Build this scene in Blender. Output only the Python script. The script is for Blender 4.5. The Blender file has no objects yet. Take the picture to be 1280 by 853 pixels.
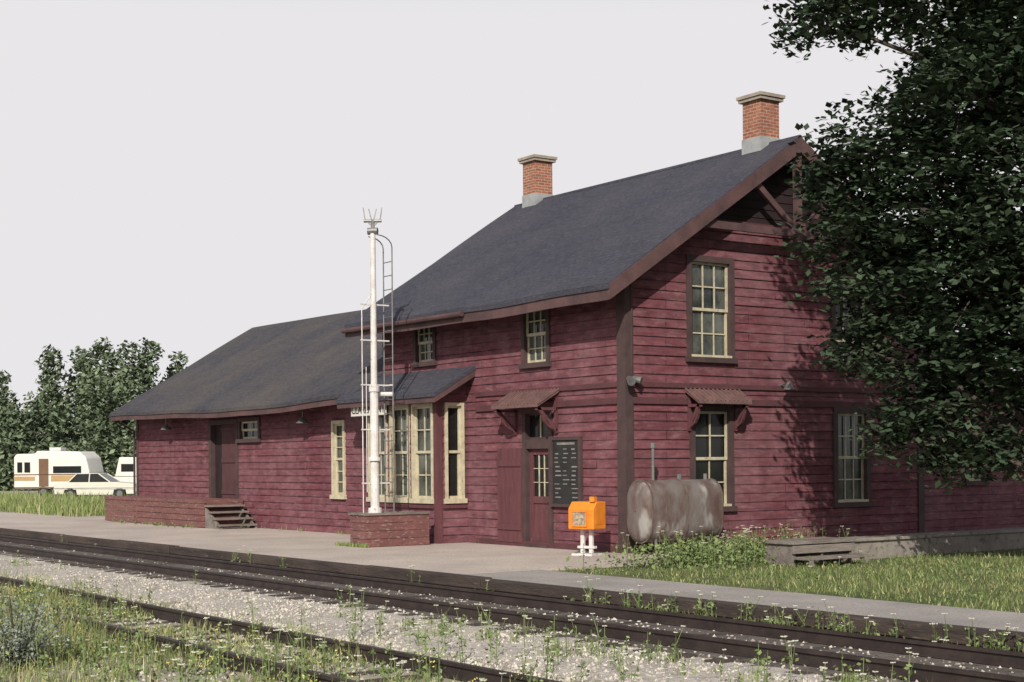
import bpy, math, random
from mathutils import Vector, Matrix
random.seed(7)
R=random.random
def U(a,b): return a+(b-a)*random.random()

# ---------------------------------------------------------------- materials
def nodes(name):
    m=bpy.data.materials.new(name); m.use_nodes=True
    nt=m.node_tree; b=nt.nodes['Principled BSDF']
    return m,nt,b
def N(nt,t,**k):
    n=nt.nodes.new(t)
    for a,v in k.items(): setattr(n,a,v)
    return n
def c4(c): return (c[0],c[1],c[2],1)
def mat(name,c1,c2=None,scale=3,rough=.8,bump=0.0,bscale=None,metal=0,island=False,spec=.3,stretch=(1,1,1),c3=None,s3=40,f3=.5):
    m,nt,b=nodes(name); L=nt.links
    b.inputs['Roughness'].default_value=rough; b.inputs['Metallic'].default_value=metal
    b.inputs['Specular IOR Level'].default_value=spec
    if c2 is None: c2=tuple(v*.75 for v in c1)
    tc=N(nt,'ShaderNodeTexCoord'); mp=N(nt,'ShaderNodeMapping'); mp.inputs['Scale'].default_value=stretch
    L.new(tc.outputs['Object'],mp.inputs[0])
    no=N(nt,'ShaderNodeTexNoise'); no.inputs['Scale'].default_value=scale; no.inputs['Detail'].default_value=6; no.inputs['Roughness'].default_value=.65
    L.new(mp.outputs[0],no.inputs['Vector'])
    rp=N(nt,'ShaderNodeValToRGB'); rp.color_ramp.elements[0].position=.35; rp.color_ramp.elements[1].position=.65
    rp.color_ramp.elements[0].color=c4(c1); rp.color_ramp.elements[1].color=c4(c2)
    L.new(no.outputs[0],rp.inputs[0]); col=rp.outputs[0]
    if c3 is not None:
        n3=N(nt,'ShaderNodeTexNoise'); n3.inputs['Scale'].default_value=s3; n3.inputs['Detail'].default_value=3
        L.new(mp.outputs[0],n3.inputs['Vector'])
        r3=N(nt,'ShaderNodeValToRGB'); r3.color_ramp.elements[0].position=f3; r3.color_ramp.elements[1].position=min(1,f3+.12)
        L.new(n3.outputs[0],r3.inputs[0])
        mx=N(nt,'ShaderNodeMix',data_type='RGBA'); L.new(r3.outputs[0],mx.inputs[0]); L.new(col,mx.inputs[6]); mx.inputs[7].default_value=c4(c3); col=mx.outputs[2]
    if island:
        g=N(nt,'ShaderNodeNewGeometry'); mr=N(nt,'ShaderNodeMapRange'); mr.inputs[3].default_value=.55; mr.inputs[4].default_value=1.5
        L.new(g.outputs['Random Per Island'],mr.inputs[0])
        hs=N(nt,'ShaderNodeHueSaturation'); L.new(mr.outputs[0],hs.inputs['Value']); L.new(col,hs.inputs['Color']); col=hs.outputs[0]
    L.new(col,b.inputs['Base Color'])
    if bump>0:
        nb=N(nt,'ShaderNodeTexNoise'); nb.inputs['Scale'].default_value=bscale or scale*8; nb.inputs['Detail'].default_value=4
        L.new(mp.outputs[0],nb.inputs['Vector'])
        bm=N(nt,'ShaderNodeBump'); bm.inputs['Strength'].default_value=bump; bm.inputs['Distance'].default_value=.03
        L.new(nb.outputs[0],bm.inputs['Height']); L.new(bm.outputs[0],b.inputs['Normal'])
    return m

def mat_brick(name,c1,c2,mort,bw,rh,ms,mode,noise_c,nscale=.6,nf=.5,rough=.8,bump=.3,off=.5,spec=.25,fine=25,yscale=1.0,worn=None,wf=.62,stain=None):
    m,nt,b=nodes(name); L=nt.links
    b.inputs['Roughness'].default_value=rough; b.inputs['Specular IOR Level'].default_value=spec
    tc=N(nt,'ShaderNodeTexCoord'); sp=N(nt,'ShaderNodeSeparateXYZ'); L.new(tc.outputs['Object'],sp.inputs[0])
    cb=N(nt,'ShaderNodeCombineXYZ')
    if mode=='wall':
        ad=N(nt,'ShaderNodeMath',operation='ADD'); L.new(sp.outputs[0],ad.inputs[0]); L.new(sp.outputs[1],ad.inputs[1]); L.new(ad.outputs[0],cb.inputs[0])
    else: L.new(sp.outputs[0],cb.inputs[0])
    mu=N(nt,'ShaderNodeMath',operation='MULTIPLY'); mu.inputs[1].default_value=yscale; L.new(sp.outputs[2],mu.inputs[0]); L.new(mu.outputs[0],cb.inputs[1])
    br=N(nt,'ShaderNodeTexBrick'); br.offset=off; br.inputs['Scale'].default_value=1
    br.inputs['Color1'].default_value=c4(c1); br.inputs['Color2'].default_value=c4(c2); br.inputs['Mortar'].default_value=c4(mort)
    br.inputs['Mortar Size'].default_value=ms; br.inputs['Mortar Smooth'].default_value=.3; br.inputs['Brick Width'].default_value=bw; br.inputs['Row Height'].default_value=rh
    L.new(cb.outputs[0],br.inputs['Vector'])
    n1=N(nt,'ShaderNodeTexNoise'); n1.inputs['Scale'].default_value=nscale; n1.inputs['Detail'].default_value=7; n1.inputs['Roughness'].default_value=.7
    L.new(tc.outputs['Object'],n1.inputs['Vector'])
    r1=N(nt,'ShaderNodeValToRGB'); r1.color_ramp.elements[0].position=.40; r1.color_ramp.elements[1].position=.68
    L.new(n1.outputs[0],r1.inputs[0])
    fm=N(nt,'ShaderNodeMath',operation='MULTIPLY'); fm.inputs[1].default_value=nf; L.new(r1.outputs[0],fm.inputs[0])
    mx=N(nt,'ShaderNodeMix',data_type='RGBA'); L.new(fm.outputs[0],mx.inputs[0]); L.new(br.outputs[0],mx.inputs[6]); mx.inputs[7].default_value=c4(noise_c)
    col=mx.outputs[2]
    n2=N(nt,'ShaderNodeTexNoise'); n2.inputs['Scale'].default_value=fine; n2.inputs['Detail'].default_value=5; n2.inputs['Roughness'].default_value=.65
    mp=N(nt,'ShaderNodeMapping'); mp.inputs['Scale'].default_value=(.3,1,1) if mode=='wall' else (1,1,1); L.new(cb.outputs[0],mp.inputs[0]); L.new(mp.outputs[0],n2.inputs['Vector'])
    if worn:
        n4=N(nt,'ShaderNodeTexNoise'); n4.inputs['Scale'].default_value=6; n4.inputs['Detail'].default_value=8; n4.inputs['Roughness'].default_value=.78
        L.new(mp.outputs[0],n4.inputs['Vector'])
        r4=N(nt,'ShaderNodeValToRGB'); r4.color_ramp.elements[0].position=wf-.08; r4.color_ramp.elements[1].position=wf+.06; L.new(n4.outputs[0],r4.inputs[0])
        m4=N(nt,'ShaderNodeMix',data_type='RGBA'); L.new(r4.outputs[0],m4.inputs[0]); L.new(col,m4.inputs[6]); m4.inputs[7].default_value=c4(worn); col=m4.outputs[2]
    if stain:
        # rain streaks: noise stretched vertically
        mp5=N(nt,'ShaderNodeMapping'); mp5.inputs['Scale'].default_value=(1.6,.22,1); L.new(cb.outputs[0],mp5.inputs[0])
        n5=N(nt,'ShaderNodeTexNoise'); n5.inputs['Scale'].default_value=2; n5.inputs['Detail'].default_value=5; L.new(mp5.outputs[0],n5.inputs['Vector'])
        r5=N(nt,'ShaderNodeMapRange'); r5.inputs[1].default_value=.5; r5.inputs[2].default_value=.75; r5.inputs[3].default_value=0; r5.inputs[4].default_value=.6; L.new(n5.outputs[0],r5.inputs[0])
        m5=N(nt,'ShaderNodeMix',data_type='RGBA'); L.new(r5.outputs[0],m5.inputs[0]); L.new(col,m5.inputs[6]); m5.inputs[7].default_value=c4(stain); col=m5.outputs[2]
    mr=N(nt,'ShaderNodeMapRange'); mr.inputs[1].default_value=.3; mr.inputs[2].default_value=.7; mr.inputs[3].default_value=.68; mr.inputs[4].default_value=1.32; L.new(n2.outputs[0],mr.inputs[0])
    hs=N(nt,'ShaderNodeHueSaturation'); L.new(mr.outputs[0],hs.inputs['Value']); L.new(col,hs.inputs['Color'])
    L.new(hs.outputs[0],b.inputs['Base Color'])
    bm=N(nt,'ShaderNodeBump'); bm.inputs['Strength'].default_value=bump; bm.inputs['Distance'].default_value=.02
    L.new(n2.outputs[0],bm.inputs['Height']); L.new(bm.outputs[0],b.inputs['Normal'])
    return m

M={}
M['siding']=mat_brick('maroon_siding',(.162,.057,.070),(.120,.043,.054),(.048,.020,.026),1.7,.19,.011,'wall',(.215,.108,.125),.5,.75,rough=.85,bump=.7,off=.37,fine=9,spec=.12,worn=(.215,.115,.125),wf=.60,stain=(.105,.045,.052))
M['panel']=mat('maroon_boards',(.135,.050,.058),(.095,.038,.044),2,.8,.3,20,stretch=(4,4,.6),c3=(.19,.10,.10),s3=7,f3=.64)
M['belt']=mat('belt_paint',(.115,.045,.052),(.08,.034,.040),2,.8,.3,20)
M['trim']=mat('brown_trim',(.085,.052,.052),(.055,.037,.038),3,.75,.2,20)
M['fascia']=mat('fascia_paint',(.12,.066,.066),(.07,.042,.044),2,.7,.2,20)
M['dark']=mat('dark_boards_gable_shade',(.03,.017,.019),(.02,.012,.013),3,.8)  # dark boards; on the gable top this tone paints in shadow
M['cream']=mat('cream_paint',(.57,.52,.38),(.40,.36,.26),6,.6,.1,30,c3=(.27,.23,.17),s3=14,f3=.63)
M['roof']=mat_brick('shingles',(.054,.054,.074),(.043,.044,.061),(.028,.028,.038),.32,.14,.009,'roof',(.076,.073,.087),.5,.6,rough=.9,bump=.9,fine=11,yscale=1.85,worn=(.070,.069,.088),wf=.6)
M['roof2']=mat_brick('shingles_worn',(.060,.059,.074),(.046,.046,.060),(.03,.03,.038),.32,.14,.009,'roof',(.098,.086,.077),.35,.8,rough=.9,bump=.9,fine=11,yscale=1.95,worn=(.088,.080,.079),wf=.6)
M['brick']=mat_brick('chimney_brick',(.38,.145,.082),(.27,.10,.062),(.42,.36,.30),.2,.072,.008,'wall',(.2,.09,.07),2,.5,rough=.9,fine=20)
M['concrete']=mat('concrete',(.30,.27,.235),(.19,.17,.155),2,.9,.4,30,c3=(.12,.11,.1),s3=8,f3=.57)
M['cap']=mat('chimney_cap',(.38,.33,.27),(.25,.21,.18),4,.9,.3)
M['flash']=mat('lead_flashing',(.36,.37,.38),(.26,.27,.28),4,.7)
M['metal']=mat('grey_metal',(.25,.25,.25),(.15,.15,.15),6,.5,metal=.5)
M['white']=mat('white_paint',(.68,.67,.66),(.53,.50,.48),5,.55,.1,c3=(.33,.22,.17),s3=7,f3=.64)
M['platform']=mat('platform_gravel',(.53,.455,.405),(.39,.34,.305),.45,.95,.5,26,c3=(.28,.24,.215),s3=22,f3=.55)
M['path']=mat('path_asphalt',(.38,.35,.33),(.28,.26,.245),.7,.95,.5,30,c3=(.20,.18,.17),s3=24,f3=.56)
M['timber']=mat('platform_timber',(.080,.060,.052),(.038,.029,.027),1.5,.9,.6,14,stretch=(.5,3,3),c3=(.15,.12,.10),s3=5,f3=.64)
M['rail']=mat('rail_steel',(.07,.052,.048),(.04,.031,.03),4,.5,metal=.3)
M['tie']=mat('railway_tie',(.085,.068,.060),(.045,.036,.033),3,.95,.5,20)
M['ballast']=mat('ballast_stone',(.50,.46,.415),(.36,.33,.295),2.2,.95,.9,22,c3=(.24,.21,.19),s3=16,f3=.56)
M['ballastd']=mat('oily_ballast',(.17,.145,.13),(.09,.077,.07),2.2,.95,.9,22,c3=(.05,.043,.038),s3=16,f3=.56)
M['stone']=mat('loose_stone',(.49,.455,.41),(.36,.33,.29),2,.95,island=True)
M['glassd']=mat('dark_window_glass',(.010,.012,.013),(.018,.019,.018),2,.08,spec=.3)
M['glassl']=mat('reflection_tint_glass',(.12,.13,.115),(.018,.022,.022),1.6,.08,spec=.5)  # paler tone is a grey-green reflection painted into the panes
M['orange']=mat('orange_enamel',(.78,.26,.025),(.64,.19,.02),4,.45,spec=.4)
M['black']=mat('black_paint',(.02,.02,.02),(.03,.03,.03),4,.6)
M['rust']=mat('rusty_tank_metal',(.195,.180,.172),(.105,.062,.053),2.0,.6,.3,c3=(.33,.315,.30),s3=2.6,f3=.57,metal=.1,stretch=(1,1,.5))
M['oldwood']=mat('weathered_wood',(.24,.21,.185),(.13,.11,.1),2,.9,.5,15,stretch=(3,.6,3))
M['boxwood']=mat('faded_red_wood',(.20,.09,.085),(.14,.062,.060),2,.9,.4,15,stretch=(1,1,3),c3=(.27,.20,.18),s3=9,f3=.58)
M['ground']=mat('ground_soil_grass',(.065,.095,.03),(.13,.13,.06),.35,.95,.6,12,c3=(.05,.07,.025),s3=5,f3=.5)
M['yard']=mat('siding_gravel_soil',(.42,.38,.325),(.27,.245,.19),.6,.95,.8,20,c3=(.17,.165,.10),s3=3,f3=.56)
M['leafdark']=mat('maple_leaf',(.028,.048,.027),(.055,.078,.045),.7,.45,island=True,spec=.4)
M['leaffar']=mat('hazed_distant_leaf',(.165,.205,.125),(.105,.14,.085),.13,.85,island=True,spec=.1)  # leaf colour lightened to paint in distance haze
M['grassb']=mat('grass_blade',(.20,.25,.085),(.14,.19,.06),.5,.7,island=True)
M['yardgrass']=mat('yard_grass_blade',(.10,.155,.045),(.14,.16,.06),.6,.75,island=True)
M['grassd']=mat('dry_grass_blade',(.40,.37,.20),(.26,.27,.12),.5,.8,island=True)
M['weedleaf']=mat('weed_leaf',(.12,.175,.06),(.18,.22,.09),1,.7,island=True)
M['silver']=mat('silver_leaf',(.24,.28,.23),(.17,.20,.16),1,.7,island=True)
M['petalw']=mat('white_petal',(.75,.75,.66),(.6,.6,.45),3,.8)
M['petaly']=mat('yellow_petal',(.62,.55,.18),(.5,.45,.12),3,.8)
M['bark']=mat('bark',(.09,.075,.06),(.05,.042,.035),3,.95,.8,14,stretch=(3,3,.6))
M['rubber']=mat('tyre',(.02,.02,.02),(.03,.03,.03),4,.9)
M['chrome']=mat('chrome',(.55,.55,.55),(.4,.4,.4),4,.25,metal=1)
M['carpaint']=mat('pale_car_paint',(.60,.60,.52),(.56,.56,.48),1,.3,spec=.5)
M['rvwhite']=mat('camper_white',(.70,.69,.64),(.62,.61,.56),1,.5)
M['rvorange']=mat('camper_tan_stripe',(.42,.29,.14),(.38,.25,.12),1,.6)
M['rvbrown']=mat('camper_brown_stripe',(.17,.10,.06),(.14,.08,.05),1,.6)

# ---------------------------------------------------------------- mesh builder
class MB:
    def __init__(s): s.v=[]; s.f=[]
    def add(s,vs,fs):
        o=len(s.v); s.v.extend(vs); s.f.extend([tuple(i+o for i in f) for f in fs])
    def box(s,x0,x1,y0,y1,z0,z1):
        if x0>x1:x0,x1=x1,x0
        if y0>y1:y0,y1=y1,y0
        if z0>z1:z0,z1=z1,z0
        s.add([(x0,y0,z0),(x1,y0,z0),(x1,y1,z0),(x0,y1,z0),(x0,y0,z1),(x1,y0,z1),(x1,y1,z1),(x0,y1,z1)],
              [(0,3,2,1),(4,5,6,7),(0,1,5,4),(1,2,6,5),(2,3,7,6),(3,0,4,7)])
    def prism(s,pts,d,axis):
        n=len(pts)
        def q(p,t): return (t,p[0],p[1]) if axis==0 else ((p[0],t,p[1]) if axis==1 else (p[0],p[1],t))
        s.add([q(p,d[0]) for p in pts]+[q(p,d[1]) for p in pts],
              [tuple(range(n))[::-1],tuple(range(n,2*n))]+[(i,(i+1)%n,n+(i+1)%n,n+i) for i in range(n)])
    def cyl(s,p0,p1,r0,r1=None,n=10,caps=True):
        if r1 is None: r1=r0
        p0=Vector(p0);p1=Vector(p1);d=(p1-p0)
        if d.length<1e-6: return
        d.normalize()
        a=d.orthogonal().normalized();b=d.cross(a)
        vs=[]
        for p,r in((p0,r0),(p1,r1)):
            for i in range(n):
                t=2*math.pi*i/n; vs.append(tuple(p+a*math.cos(t)*r+b*math.sin(t)*r))
        fs=[(i,(i+1)%n,n+(i+1)%n,n+i) for i in range(n)]
        if caps: fs+= [tuple(range(n))[::-1],tuple(range(n,2*n))]
        s.add(vs,fs)
    def beam(s,p0,p1,w,h):
        p0=Vector(p0);p1=Vector(p1);d=(p1-p0).normalized()
        a=d.cross(Vector((0,0,1)))
        if a.length<.01:a=Vector((1,0,0))
        a.normalize();b=a.cross(d)
        vs=[]
        for p in(p0,p1):
            for i,j in((-1,-1),(1,-1),(1,1),(-1,1)): vs.append(tuple(p+a*i*w/2+b*j*h/2))
        s.add(vs,[(0,1,2,3),(7,6,5,4),(0,4,5,1),(1,5,6,2),(2,6,7,3),(3,7,4,0)])
    def obj(s,name,m,parent=None,smooth=False,bevel=0):
        me=bpy.data.meshes.new(name); me.from_pydata(s.v,[],s.f); me.materials.append(M[m] if isinstance(m,str) else m)
        me.update()
        o=bpy.data.objects.new(name,me); bpy.context.scene.collection.objects.link(o)
        if smooth:
            for p in me.polygons:p.use_smooth=True
        if bevel:
            b=o.modifiers.new('b','BEVEL'); b.width=bevel; b.segments=2; b.limit_method='ANGLE'
        if parent:o.parent=parent
        return o
def empty(name,loc=(0,0,0),rz=0):
    e=bpy.data.objects.new(name,None); e.location=loc; e.rotation_euler=(0,0,rz); e.empty_display_size=.3
    bpy.context.scene.collection.objects.link(e); return e

# ---------------------------------------------------------------- station
st=empty('railway_station')
def PF(y0): return lambda a,o,z:(a,y0-o,z)
def PG(x0): return lambda a,o,z:(x0+o,a,z)
def PB(y0): return lambda a,o,z:(a,y0+o,z)
def PL(x0): return lambda a,o,z:(x0-o,a,z)
def pbox(mb,P,a0,a1,o0,o1,z0,z1):
    p=P(a0,o0,z0);q=P(a1,o1,z1); mb.box(p[0],q[0],p[1],q[1],p[2],q[2])
def siding(mb,P,a0,a1,z0,z1,ops=(),lim=None,row=.19,base=0):
    k=math.floor((z0-base)/row); z=base+k*row
    while z<z1-1e-5:
        r0=max(z,z0); r1=min(z+row,z1)
        br=[r0,r1]
        for o in ops:
            for t in o[2:4]:
                if r0<t<r1: br.append(t)
        br=sorted(set(br))
        for s0,s1 in zip(br,br[1:]):
            if s1-s0<1e-5: continue
            l0,h0=lim(s0) if lim else (a0,a1)
            l1,h1=lim(s1) if lim else (a0,a1)
            mid=(s0+s1)/2
            cuts=sorted([(o[0],o[1]) for o in ops if o[2]<mid<o[3]])
            e0=[l0];e1=[l1]
            for c in cuts: e0+= [c[0],c[1]]; e1+=[c[0],c[1]]
            e0.append(h0);e1.append(h1)
            for i in range(0,len(e0),2):
                A0,A1,B0,B1=e0[i],e0[i+1],e1[i],e1[i+1]
                if A1-A0<1e-4: continue
                nb=max(1,int(round((A1-A0)/1.5)))
                cu=[0]+[(j+U(-.3,.3))/nb for j in range(1,nb)]+[1]
                for j in range(nb):
                    t0,t1=cu[j],cu[j+1]
                    jit=U(-.008,.008)
                    f=lambda t:.004+(.020+jit)*(1-(t-z)/row)
                    a_0=A0+(A1-A0)*t0;a_1=A0+(A1-A0)*t1;b_0=B0+(B1-B0)*t0;b_1=B0+(B1-B0)*t1
                    mb.add([P(a_0,f(s0),s0),P(a_1,f(s0),s0),P(b_1,f(s1),s1),P(b_0,f(s1),s1)],[(0,1,2,3)])
                    if s0==r0: mb.add([P(a_0,f(s0),s0),P(a_1,f(s0),s0),P(a_1,0,s0),P(a_0,0,s0)],[(0,1,2,3)])
        z+=row
walls=MB();trim=MB();cream=MB();gd=MB();gl=MB();panel=MB();hood=MB();belt=MB()
def window(P,a0,a1,z0,z1,cols=3,rows=2,g=gd,tw=.13,tmb=None,lit=False):
    tmb=tmb or trim
    pbox(tmb,P,a0,a0+tw,-.12,.06,z0,z1); pbox(tmb,P,a1-tw,a1,-.12,.06,z0,z1)
    pbox(tmb,P,a0+tw,a1-tw,-.12,.062,z1-tw,z1); pbox(tmb,P,a0-.04,a1+.04,-.12,.10,z0-.02,z0+.09)
    i0,i1,j0,j1=a0+tw,a1-tw,z0+.09,z1-tw
    s=.05
    mid=(j0+j1)/2
    pbox(g,P,i0,i1,-.10,-.075,j0,j1)
    for (b0,b1,o0,o1) in ((j0,mid+.02,-.075,-.045),(mid-.02,j1,-.05,-.015)):
        pbox(cream,P,i0,i0+s,o0,o1,b0,b1); pbox(cream,P,i1-s,i1,o0,o1,b0,b1)
        pbox(cream,P,i0+s,i1-s,o0,o1,b0,b0+s+.01); pbox(cream,P,i0+s,i1-s,o0,o1,b1-s,b1)
        for c in range(1,cols):
            x=i0+s+(i1-i0-2*s)*c/cols; pbox(cream,P,x-.014,x+.014,o0+.008,o1-.004,b0+s+.01,b1-s)
        for r in range(1,rows):
            zz=b0+s+(b1-b0-2*s)*r/rows; pbox(cream,P,i0+s,i1-s,o0+.006,o1-.006,zz-.014,zz+.014)
    return (a0+.02,a1-.02,z0+.02,z1-.02)

F=PF(0);G=PG(0)
ops=[]
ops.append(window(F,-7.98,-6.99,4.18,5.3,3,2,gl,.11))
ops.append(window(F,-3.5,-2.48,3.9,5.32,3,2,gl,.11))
ops.append((-3.48,-2.44,0,2.98))
siding(walls,F,-9.5,0,0,5.7,ops)
pbox(trim,F,-3.5,-3.38,-.14,.05,0,3.0); pbox(trim,F,-2.54,-2.42,-.14,.05,0,3.0)
pbox(trim,F,-3.38,-2.54,-.14,.048,2.9,3.0); pbox(trim,F,-3.38,-2.54,-.14,.03,2.13,2.33)
pbox(trim,F,-3.38,-2.54,-.14,.1,0,.06)
pbox(gd,F,-3.38,-2.54,-.12,-.09,2.33,2.9); pbox(cream,F,-2.98,-2.95,-.09,-.06,2.38,2.86)
for a,b,c,d in((-3.38,-2.54,2.33,2.38),(-3.38,-2.54,2.86,2.9)): pbox(trim,F,a,b,-.09,-.05,c,d)
door=MB()
pbox(door,F,-3.38,-3.25,-.12,-.06,.06,2.13);pbox(door,F,-2.67,-2.54,-.12,-.06,.06,2.13)
pbox(door,F,-3.25,-2.67,-.12,-.061,.06,.3);pbox(door,F,-3.25,-2.67,-.12,-.061,.95,1.1);pbox(door,F,-3.25,-2.67,-.12,-.061,2.0,2.13);pbox(door,F,-3.25,-2.67,-.12,-.09,.3,.95)
pbox(gd,F,-3.25,-2.67,-.12,-.1,1.1,2.0)
for t in(1,2): pbox(cream,F,-3.25+.58*t/3-.008,-3.25+.58*t/3+.008,-.1,-.075,1.1,2.0)
for t in(1,2): pbox(cream,F,-3.25,-2.67,-.1,-.078,1.1+.9*t/3-.008,1.1+.9*t/3+.008)
door.cyl((-2.62,.0,1.02),(-2.62,.05,1.02),.03)
door.obj('station_door','panel',st)
for i in range(6): pbox(panel,F,-4.42+i*.152,-4.42+i*.152+.146,.034,.075,.08,2.15)
pbox(panel,F,-4.42,-3.52,.075,.1,.35,.48);pbox(panel,F,-4.42,-3.52,.075,.1,1.75,1.88)
bb=MB(); pbox(bb,F,-2.38,-1.42,.034,.07,.93,2.33); bb.obj('bulletin_board_back','black',st)
bf=MB()
for a,b,c,d in((-2.42,-1.38,2.3,2.37),(-2.42,-1.38,.89,.96),(-2.42,-2.35,.96,2.3),(-1.45,-1.38,.96,2.3)): pbox(bf,F,a,b,.03,.1,c,d)
bf.obj('bulletin_board_frame','trim',st)
bt=MB()
pbox(bt,F,-2.2,-1.6,.07,.076,2.2,2.25)
for r in range(12):
    z=2.12-r*.092
    for c in range(3):
        if R()<.8:
            a=-2.3+c*.29+U(0,.04); pbox(bt,F,a,a+U(.10,.22),.07,.076,z-U(.018,.03),z)
bt.obj('bulletin_board_notices',mat('notice_paper',(.26,.25,.235),(.14,.135,.13),6),st)
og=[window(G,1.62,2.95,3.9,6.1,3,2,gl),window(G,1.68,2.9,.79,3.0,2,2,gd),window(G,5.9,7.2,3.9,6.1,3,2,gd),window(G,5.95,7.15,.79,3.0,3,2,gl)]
def gl_lim(z): 
    if z<5.65: return (0,9)
    t=(z-5.65)/.655; return (min(t,4.49),max(9-t,4.51))
siding(walls,G,0,9,0,6.84,og,gl_lim)
dk=MB(); siding(dk,G,0,9,6.84,8.6,(),gl_lim); dk.obj('gable_boards_painted_shade','dark',st)  # boards above the tie beam coloured dark for the overhang's shadow
for (a,b,z) in((1.72,2.85,3.99),(1.78,2.8,.88),(6.0,7.1,3.99),(6.05,7.05,.88)): pbox(cream,G,a,b,-.05,.075,z,z+.05)
siding(walls,PB(9),-9.5,0,0,5.7)
siding(walls,PL(-9.5),0,9,0,8.6,(),gl_lim)
trim.box(-.22,0,-.05,-.0,0,5.6);trim.box(0,.05,-.05,.16,0,5.6)
trim.box(0,.05,8.8,9.0,0,5.6)
for z0,z1,o in((3.00,3.13,.06),(3.34,3.44,.055)):
    belt.box(-5.3,-.22,-o,0,z0,z1); belt.box(0,o,.16,8.8,z0,z1)
belt.box(-5.3,-.22,-.06,0,0.0,.12); belt.box(0,.06,.16,8.8,.0,.12)
belt.box(0,.055,1.95,7.05,6.78,6.9)
# freight wing
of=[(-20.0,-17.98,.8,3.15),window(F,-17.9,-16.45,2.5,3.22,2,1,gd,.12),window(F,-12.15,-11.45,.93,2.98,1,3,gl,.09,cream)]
siding(walls,F,-25.9,-9.5,0,3.95,of)
def fl(z):
    if z<3.95: return (0,9)
    t=(z-3.95)/.594; return (min(t,4.49),max(9-t,4.51))
siding(walls,PL(-25.9),0,9,0,6.6,(),fl)
siding(walls,PB(9),-25.9,-9.5,0,3.95)
trim.box(-25.95,-25.8,-.045,0,0,3.9)
pbox(trim,F,-20.02,-19.85,-.15,.05,.8,3.2);pbox(trim,F,-18.1,-17.96,-.15,.05,.8,3.2);pbox(trim,F,-19.85,-18.1,-.15,.05,3.05,3.2)
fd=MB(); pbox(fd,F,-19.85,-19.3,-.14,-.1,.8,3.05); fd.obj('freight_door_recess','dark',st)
fd=MB()
for i in range(8): pbox(fd,F,-19.3+i*.15,-19.3+i*.15+.144,-.11,-.07,.8,3.05)
for z in(.95,1.9,2.85): pbox(fd,F,-19.3,-18.1,-.07,-.04,z,z+.12)
fd.obj('freight_door',mat('freight_door_boards',(.10,.042,.047),(.07,.032,.036),2,.8),st)
# bay window
B=PF(-.8); S=PG(-5.75)
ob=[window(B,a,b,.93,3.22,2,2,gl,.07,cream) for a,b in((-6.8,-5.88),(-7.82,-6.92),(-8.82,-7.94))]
siding(walls,B,-8.9,-5.75,0,3.5,ob)
osd=[window(S,-.62,-.1,.93,3.22,1,1,gd,.07,cream)]
siding(walls,S,-.8,0,0,3.5,osd)
siding(walls,PL(-8.9),-.8,0,0,3.5)
panel.box(-5.85,-5.71,-.85,-.8,0,3.5);panel.box(-5.75,-5.71,-.8,-.7,0,3.5)
panel.box(-8.92,-5.85,-.86,-.8,.80,.9);panel.box(-5.75,-5.69,-.7,-.0,.80,.9)
panel.prism([(0,3.5),(-.8,3.5),(-.8,3.53),(0,3.98)],(-5.78,-5.72),0)
walls.obj('walls','siding',st)
# roofs -------------------------------------------------
def slab(mb,x0,x1,A,Bp,th,n=24,sag=lambda t:0,m=6,wob=.014):
    def pt(i,j,dz):
        t=i/n; s=j/m; x=x0+(x1-x0)*t
        return (x,A[0]+(Bp[0]-A[0])*s,A[1]+(Bp[1]-A[1])*s+sag(t)*(1-s*.6)+dz+ (math.sin(i*2.3+j*1.7)*wob if 0<s<1 else 0))
    vs=[];idx={}
    for d,dz in((0,0),(1,-th)):
        for i in range(n+1):
            for j in range(m+1): idx[d,i,j]=len(vs);vs.append(pt(i,j,dz))
    fs=[]
    for i in range(n):
        for j in range(m):
            fs.append((idx[0,i,j],idx[0,i+1,j],idx[0,i+1,j+1],idx[0,i,j+1])); fs.append((idx[1,i,j],idx[1,i,j+1],idx[1,i+1,j+1],idx[1,i+1,j]))
        fs.append((idx[0,i,0],idx[1,i,0],idx[1,i+1,0],idx[0,i+1,0])); fs.append((idx[0,i,m],idx[0,i+1,m],idx[1,i+1,m],idx[1,i,m]))
    for j in range(m):
        fs.append((idx[0,0,j],idx[0,0,j+1],idx[1,0,j+1],idx[1,0,j])); fs.append((idx[0,n,j],idx[1,n,j],idx[1,n,j+1],idx[0,n,j+1]))
    mb.add(vs,fs)
msag=lambda t:-.05*math.sin(math.pi*t)+.012*math.sin(17*t)
rf=MB(); slab(rf,-10,.5,(-.82,5.33),(4.5,8.8),.12,sag=msag); slab(rf,-10,.5,(9.82,5.33),(4.5,8.8),.12,sag=msag)
rf.obj('main_roof','roof',st)
fsag=lambda t:-.11*math.sin(math.pi*t)+.035*math.sin(7*t)+.01*math.sin(23*t)
rf=MB(); slab(rf,-26.34,-9.52,(-.82,3.6),(4.5,6.75),.1,30,fsag); slab(rf,-26.34,-9.52,(9.82,3.6),(4.5,6.75),.1,30,fsag)
rf.obj('freight_roof','roof2',st)
rf=MB(); slab(rf,-9.9,-5.33,(-1.15,3.42),(-.01,4.06),.09,10,m=3); rf.obj('bay_roof','roof',st)
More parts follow.
